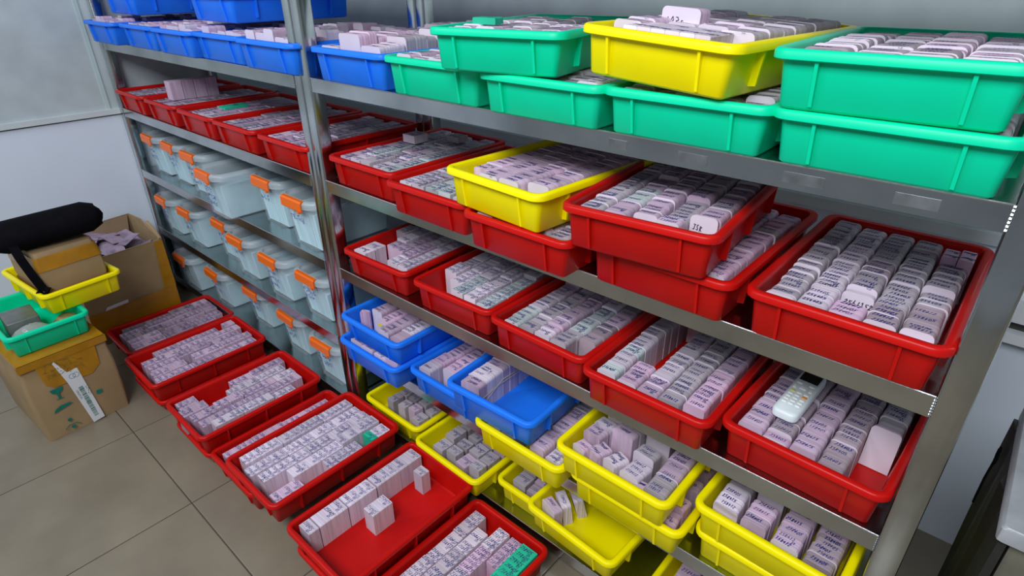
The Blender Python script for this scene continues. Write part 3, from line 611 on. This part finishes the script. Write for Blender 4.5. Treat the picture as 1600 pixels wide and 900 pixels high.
CB = [(C, (-1.492, .040), 'clear box by the left wall, upper box row'), (C, (-1.283, .042), 'second clear box from the left wall, upper row'), (C, (-1.070, .034), 'third clear box from the left wall, upper row'),
 (C, (-.778, -.035), 'clear box pulled forward in the upper row'), (C, (-.545, .058), 'fifth clear box from the left wall, upper row'), (C, (-.283, .022), 'clear box beside the middle post, upper row'),
 (D, (-1.504, .026), 'clear box by the left wall, middle box row'), (D, (-1.268, .030), 'second clear box from the left wall, middle row'), (D, (-1.020, .064), 'third clear box from the left wall, middle row'),
 (D, (-.802, .028), 'fourth clear box from the left wall, middle row'), (D, (-.545, .022), 'fifth clear box from the left wall, middle row'), (D, (-.313, .034), 'clear box beside the middle post, middle row'),
 (E, (-1.412, .004), 'clear box by the left wall, lowest box row'), (E, (-1.142, .030), 'second clear box from the left wall, lowest row'), (E, (-.850, .058), 'third clear box from the left wall, lowest row'),
 (E, (-.555, .048), 'fourth clear box from the left wall, lowest row'), (E, (-.285, .028), 'clear box beside the middle post, lowest row')]
for i, (z, (x, y), lab) in enumerate(CB): clear_box(x, y, z, lab, 200 + i)

# ------------------------------------------------------------------ cartons and things on the left
def carton_shell(mb, x0, x1, y0, y1, z0, z1, seg=6, bulge=.006, seed=1):
    rng = random.Random(seed); r = .012; hx = (x1 - x0)/2; cx = (x0 + x1)/2; Ls = []
    for k in range(seg + 1):
        f = k/seg; i = -bulge*math.sin(math.pi*f) + rng.uniform(-.0015, .0015)
        Ls.append([(p[0] + cx + rng.uniform(-.001, .001), p[1] + rng.uniform(-.001, .001), p[2]) for p in rrect(hx - i, y0 + i, y1 - i, r, z0 + (z1 - z0)*f, 3)])
    return Ls
c1 = empty('cardboard_carton', (-.915, -.635, 0), R(4)); tag(c1, 'sealed brown carton on the floor with a white label and green icons', 'carton')
X0, X1, Y0, Y1, H1 = -.18, .18, -.125, .125, .300
mb = MB(); mb.loops(carton_shell(mb, X0, X1, Y0, Y1, .0005, H1), True, True); part('carton_body', mb, M['kraft'], c1, 40)
mb = MB(); fx = X1 + .0085
def tape_patch(mb, pts, th=.0006): mb.add([(fx - .002, y, z) for y, z in pts] + [(fx + th, y, z) for y, z in pts], [tuple(range(len(pts), 2*len(pts)))] + [(i, (i+1) % len(pts), (i+1) % len(pts) + len(pts), i + len(pts)) for i in range(len(pts))])
tape_patch(mb, [(-.055, .19), (.055, .185), (.085, .21), (.09, .298), (-.085, .298), (-.075, .21)]); part('tape', mb, M['tape'], c1)
mb = MB(); mb.box(-.10, X1 + .009, -.125, .127, H1 + .0005, H1 + .004); mb.box(X1 + .004, X1 + .0105, -.128, .128, H1 - .020, H1 + .004); part('tape', mb, M['tape'], c1)
mb = MB(); 
mb = MB(); LP = [(-.038, .275), (-.032, .278), (-.010, .225), (.020, .228), (.040, .008), (.004, .004), (-.020, .190)]
mb.add([(fx + .0008, y, z) for y, z in LP] + [(fx + .0018, y, z) for y, z in LP], [tuple(range(7, 14))] + [(i, (i+1) % 7, (i+1) % 7 + 7, i + 7) for i in range(7)]); lb = part('shipping_label', mb, M['label'], c1)
def onface(y, z, s=1): return Matrix.Translation((fx + .0021, y, z)) @ Matrix(((0,0,1,0),(1,0,0,0),(0,1,0,0),(0,0,0,1)))
mb = MB(); T = onface(.004, .205)
for cxx in (-.005, .006): ribbon(mb, [(cxx + .009*math.cos(k*math.pi/8), .009*math.sin(k*math.pi/8)) for k in range(17)], .0012, T)
part('emblem', mb, M['pgreen'], lb); mb = MB()
T = onface(.013, .10) @ Matrix.Rotation(R(-85), 4, 'Z'); rng = random.Random(7); x = -.055
while x < .075: w_ = rng.choice((.0012, .002, .003)); ribbon(mb, [(x, -.006), (x, .006)], w_, T); x += w_ + rng.choice((.0012, .0022))
text(mb, '2584052184', -.05, -.017, .006, .0007, T, rng); scribble(mb, -.05, .012, .007, 5, .0008, T, rng); part('barcode', mb, M['pgreen'], lb)
mb = MB(); T = onface(-.055, .170) @ Matrix.Scale(1.35, 4)
pg = [(-.014, .012), (.014, .012), (.011, .002), (.003, -.004), (.002, -.016), (.010, -.019), (-.010, -.019), (-.002, -.016), (-.003, -.004), (-.011, .002)]
mb.add([T @ Vector((a, b_, 0)) for a, b_ in pg], [tuple(range(10))]); part('glass_icon', mb, M['pgreen'], c1); mb = MB()
pu = [(-.024, -.052), (-.018, -.043), (-.006, -.037), (.014, -.038), (.02, -.043)]; mb.add([T @ Vector((a, b_, 0)) for a, b_ in pu], [tuple(reversed(range(5)))]); part('umbrella_icon', mb, M['pgreen'], c1); mb = MB()
mb.add([T @ Vector((a, b_, 0)) for a, b_ in ((.072, -.050), (.086, -.050), (.086, -.040), (.074, -.040))], [(0,1,2,3)]); part('box_icon', mb, M['pgreen'], c1); mb = MB()
for cxx, cyy in ((.0, -.085), (.002, -.108)): mb.add([T @ Vector((cxx + .005*math.cos(k*math.pi/4), cyy + .005*math.sin(k*math.pi/4), 0)) for k in range(8)], [tuple(range(8))]); part('dot_icon', mb, M['pgreen'], c1); mb = MB()
ribbon(mb, [(-.016, -.108), (-.006, -.100), (.010, -.100), (.018, -.108)], .002, T); part('arc_icon', mb, M['pgreen'], c1)
mb = MB(); T = onface(-.065, .235); rng = random.Random(11)
for k in range(3): scribble(mb, 0, .035 - k*.022, .016, 6 if k else 5, .0016, T, rng)
part('tape_print', mb, M['pamber'], c1)
# small trays
gt = tray('G', 'green', -.9075, -.6315, .3052, 'small green tray on the sealed carton', rot=92, W=.240, Dp=.36, H=.078)
gt.o.location = (-.770, -.622, .3052); gt.o.rotation_euler = (0, 0, R(93))
yt = tray('Y', 'yellow', -.9, -.5, .405, 'small yellow tray holding a taped carton on the left', rot=92, W=.250, Dp=.36, H=.078)
yt.o.location = (-.830, -.482, .3855); yt.o.rotation_euler = (0, 0, R(97))
mb = rbox(-.06, .06, -.045, .045, 0, .070, .004); ob = part('grey_box', mb, M['greybox'], None, 40, (-.945, -.668, .309)); tag(ob, 'grey metal box in the small green tray', 'box')
mb = MB(); rng = random.Random(4)
def lump(mb, c, r, seed, n=10, m=6):
    rg = random.Random(seed); Ls = []
    for i in range(m + 1):
        ph = -math.pi/2 + math.pi*(i + .3)/(m + .6); Ls.append([(c[0] + r[0]*math.cos(ph)*math.cos(2*math.pi*k/n)*rg.uniform(.8, 1.1), c[1] + r[1]*math.cos(ph)*math.sin(2*math.pi*k/n)*rg.uniform(.8, 1.1), c[2] + r[2]*math.sin(ph)*rg.uniform(.9, 1.05)) for k in range(n)])
    mb.loops(Ls, True, True)
lump(mb, (0, 0, .030), (.045, .042, .034), 5); ob = part('brass_parts', mb, M['brass'], None, 60, (-.845, -.560, .3085)); tag(ob, 'heap of small brass-coloured parts in the small green tray', 'metal parts', kind='stuff')
mb = MB(); lump(mb, (0, 0, .034), (.032, .055, .036), 6, 14, 8); ob = part('plastic_bag', mb, M['bag'], None, 60, (-.840, -.660, .3085)); tag(ob, 'crumpled clear plastic bag at the front of the small green tray', 'plastic bag')
# taped carton in the yellow tray
c2 = empty('taped_carton', (-.992, -.500, .3892), R(7)); tag(c2, 'battered carton wrapped in amber tape standing in the yellow tray', 'carton')
mb = MB(); mb.loops(carton_shell(mb, -.12, .10, -.088, .088, 0, .195, 7, .012, 3), True, True); part('carton_body', mb, M['kraft'], c2, 40)
def tape_band(z0, z1, g_=.0014):
    mb = MB(); Ls = []; f0, f1 = z0/.195, z1/.195
    for f in (f0, (f0 + f1)/2, f1):
        i = -.012*math.sin(math.pi*f) - .0022 - g_; Ls.append([(p[0] - .01, p[1], p[2]) for p in rrect(.11 - i, -.088 + i, .088 - i, .0125, .195*f, 3)])
    mb.loops(Ls); part('tape', mb, M['tape'], c2, 40)
tape_band(.004, .062); tape_band(.135, .182)
# black bag lying on it
bg = empty('black_bag', (-.980, -.500, .5855), R(-2)); tag(bg, 'black soft roll bag with a dangling strap on the taped carton', 'bag')
Ls = []; n = 14
for k in range(10):
    f = k/9; y = -.155 + .31*f; e = min(1, math.sin(math.pi*min(max(f, .04), .96))*3.2)
    Ls.append([(.005 + .085*(.55 + .45*e)*math.cos(a)*(1.0 if math.cos(a) < 0 else 1.05), y + .006*math.sin(3*a), max(.0, .046 + .05*(.5 + .5*e)*math.sin(a) + .010*f)) for a in [2*math.pi*j/n for j in range(n)]])
mb = MB(); mb.loops(Ls, True, True); part('bag_body', mb, M['black'], bg, 70)
mb = MB()
def strap(mb, pts, w):
    L = []
    for i, p in enumerate(pts):
        p = Vector(p); L.append([p + Vector(o_) for o_ in ((-.002, -w, 0), (.002, -w, 0), (.002, w, 0), (-.002, w, 0))])
    mb.loops(L, True, True)
strap(mb, [(.088, -.110, .045), (.112, -.106, .0), (.120, -.095, -.06), (.124, -.082, -.12)], .013); part('strap', mb, M['black'], bg)
mb = MB(); mb.tube([(.120, -.098, -.115), (.126, -.082, -.135), (.121, -.070, -.112)], .011, 7); part('buckle', mb, M['black'], bg, 60)
# large open carton
c3 = empty('open_carton', (-1.423, -.262, 0)); tag(c3, 'large open brown carton in the corner filled with lilac slips', 'carton')
hx, y0, y1, zt = .176, -.178, .165, .385
def wall_sheet(name, pts, th=(0, 0, 0), m='kraft', lab=None):
    mb = MB(); n = len(pts); mb.add([Vector(p) for p in pts] + [Vector(p) + Vector(th) for p in pts], [tuple(reversed(range(n))), tuple(range(n, 2*n))] + [(i, (i+1) % n, (i+1) % n + n, i + n) for i in range(n)]); return part(name, mb, M[m], c3)
wall_sheet('carton_side', [(hx,y0,.0005),(hx,y1,.0005),(hx+.006,y1,zt*.55),(hx,y1,zt),(hx,y0,zt-.01),(hx+.006,y0,zt*.55)], (-.005,0,0))
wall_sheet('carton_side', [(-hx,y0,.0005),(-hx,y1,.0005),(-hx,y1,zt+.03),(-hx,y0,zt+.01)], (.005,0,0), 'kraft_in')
wall_sheet('carton_side', [(-hx,y0,.0005),(hx,y0,.0005),(hx,y0,zt-.01),(-hx,y0,zt+.01)], (0,.005,0))
wall_sheet('carton_side', [(-hx,y1,.0005),(hx,y1,.0005),(hx,y1,zt),(0,y1-.004,zt+.05),(-hx,y1,zt+.03)], (0,-.005,0))
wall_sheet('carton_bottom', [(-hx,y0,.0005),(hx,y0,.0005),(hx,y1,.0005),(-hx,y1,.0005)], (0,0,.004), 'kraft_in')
wall_sheet('flap', [(hx+.001,y0+.02,zt-.008),(hx+.001,y1-.03,zt-.002),(hx-.028,y1-.05,zt-.062),(hx-.032,y0+.05,zt-.066)], (-.003,0,-.002))
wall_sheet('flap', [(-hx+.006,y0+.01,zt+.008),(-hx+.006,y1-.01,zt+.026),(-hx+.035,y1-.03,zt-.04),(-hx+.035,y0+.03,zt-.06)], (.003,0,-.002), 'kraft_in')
mb = MB(); mb.tube([(hx+.002,y1-.002,zt+.002),(hx*.6,y1+.004,zt+.022),(.05,y1+.002,zt+.046)], .007, 6); part('torn_edge', mb, M['kraft'], c3, 60)
wall_sheet('tape', [(hx+.0045,y0-.002,.03),(hx+.0045,y1+.002,.03),(hx+.0075,y1+.002,.165),(hx+.0075,y0-.002,.150)], (.0008,0,0), 'tape')
wall_sheet('tape', [(hx+.0075,y1-.045,.165),(hx+.0075,y1+.003,.165),(hx+.0035,y1+.003,zt-.005),(hx+.0035,y1-.03,zt-.005)], (.0008,0,0), 'tape')
wall_sheet('tape_scrap', [(hx+.0085,y0+.06,.152),(hx+.0085,y0+.15,.158),(hx+.0085,y0+.15,.172),(hx+.0085,y0+.07,.166)], (.0008,0,0), 'label')
rng = random.Random(17)
mb = MB(); mb.box(-hx + .008, hx - .008, y0 + .008, y1 - .008, .0046, zt - .065); pl = part('lilac_slips', mb, M['slip'], None, None, (-1.423, -.262, 0)); tag(pl, 'bed of lilac paper slips deep in the open carton', 'paper slips', kind='stuff')
for k in range(16):
    a, b_ = rng.uniform(-.11, .10), rng.uniform(-.11, .10); mb = MB(); w_, l_ = rng.uniform(.03, .045), rng.uniform(.05, .07)
    mb.add([(-w_,-l_,0),(w_,-l_,.004),(w_,0,.012),(-w_,0,.010),(w_,l_,0),(-w_,l_,.003)], [(0,1,2,3),(3,2,4,5)]); mb.add([(-w_,-l_,-.002),(w_,-l_,.002),(w_,0,.010),(-w_,0,.008),(w_,l_,-.002),(-w_,l_,.001)], [(3,2,1,0),(5,4,2,3)])
    T = Matrix.Translation((0, 0, .0095))
    rg = random.Random(k)
    o = part('paper_slip', mb, M['slip'], None, None, (-1.423 + a, -.262 + b_, zt - .054 + k*.0030), (rng.uniform(-.35, .35), rng.uniform(-.35, .35), rng.uniform(0, 3)))
    tag(o, 'folded lilac paper slip on top of the heap in the open carton', 'paper slip', 'lilac slips in the open carton')
    mb = MB()
    for j in range(3): text(mb, rg.choice(NUMS)[:5], -.022, -.04 + j*.011, .007, .0009, Matrix.Translation((0, 0, .0105)) @ Matrix.Rotation(R(9), 4, 'X'), rg)
    part('writing', mb, M['ink'], o)

# ------------------------------------------------------------------ bench and dark sheet at the right edge
bn = empty('worn_bench', (1.866, .128, 0)); tag(bn, 'worn grey-topped bench beside the right post', 'bench')
mb = MB(); Ls = []
for k in range(5):
    z, i_ = ((.722, .004), (.726, 0), (.746, 0), (.750, .003), (.750, .006))[k]; Ls.append([(p[0], p[1], z) for p in rrect(.303 - i_, -.163 + i_, .163 - i_, .006, z, 2)])
mb.loops(Ls, True, True); part('bench_top', mb, M['stone'], bn, 40)
mb = MB(); mb.box(-.285, .295, -.152, .152, .0005, .7215); part('bench_base', mb, M['stone2'], bn)
mb = MB(); Ls = []; ny = 12                                   # dark sheet hanging over the left side, in soft folds
for k in range(7):
    z = .03 + .69*k/6; row = [(-.302 + .0045*math.sin(j*1.9 + k*.2) + .002*math.sin(k + j), -.158 + .316*j/ny, z) for j in range(ny + 1)]
    Ls.append(row + [(-.289, p[1], z) for p in reversed(row)])
mb.loops(Ls, True, True); part('hanging_sheet', mb, M['darksheet'], bn, 60)
mb = MB(); mb.tube([(-.309, .125 + .012*math.cos(a), .66 + .016*math.sin(a)) for a in [2*math.pi*k/12 for k in range(13)]], .002, 6); mb.tube([(-.309, .13, .645), (-.31, .135, .60), (-.309, .138, .54)], .0018, 6); part('wire_loop', mb, M['black'], bn, 60)
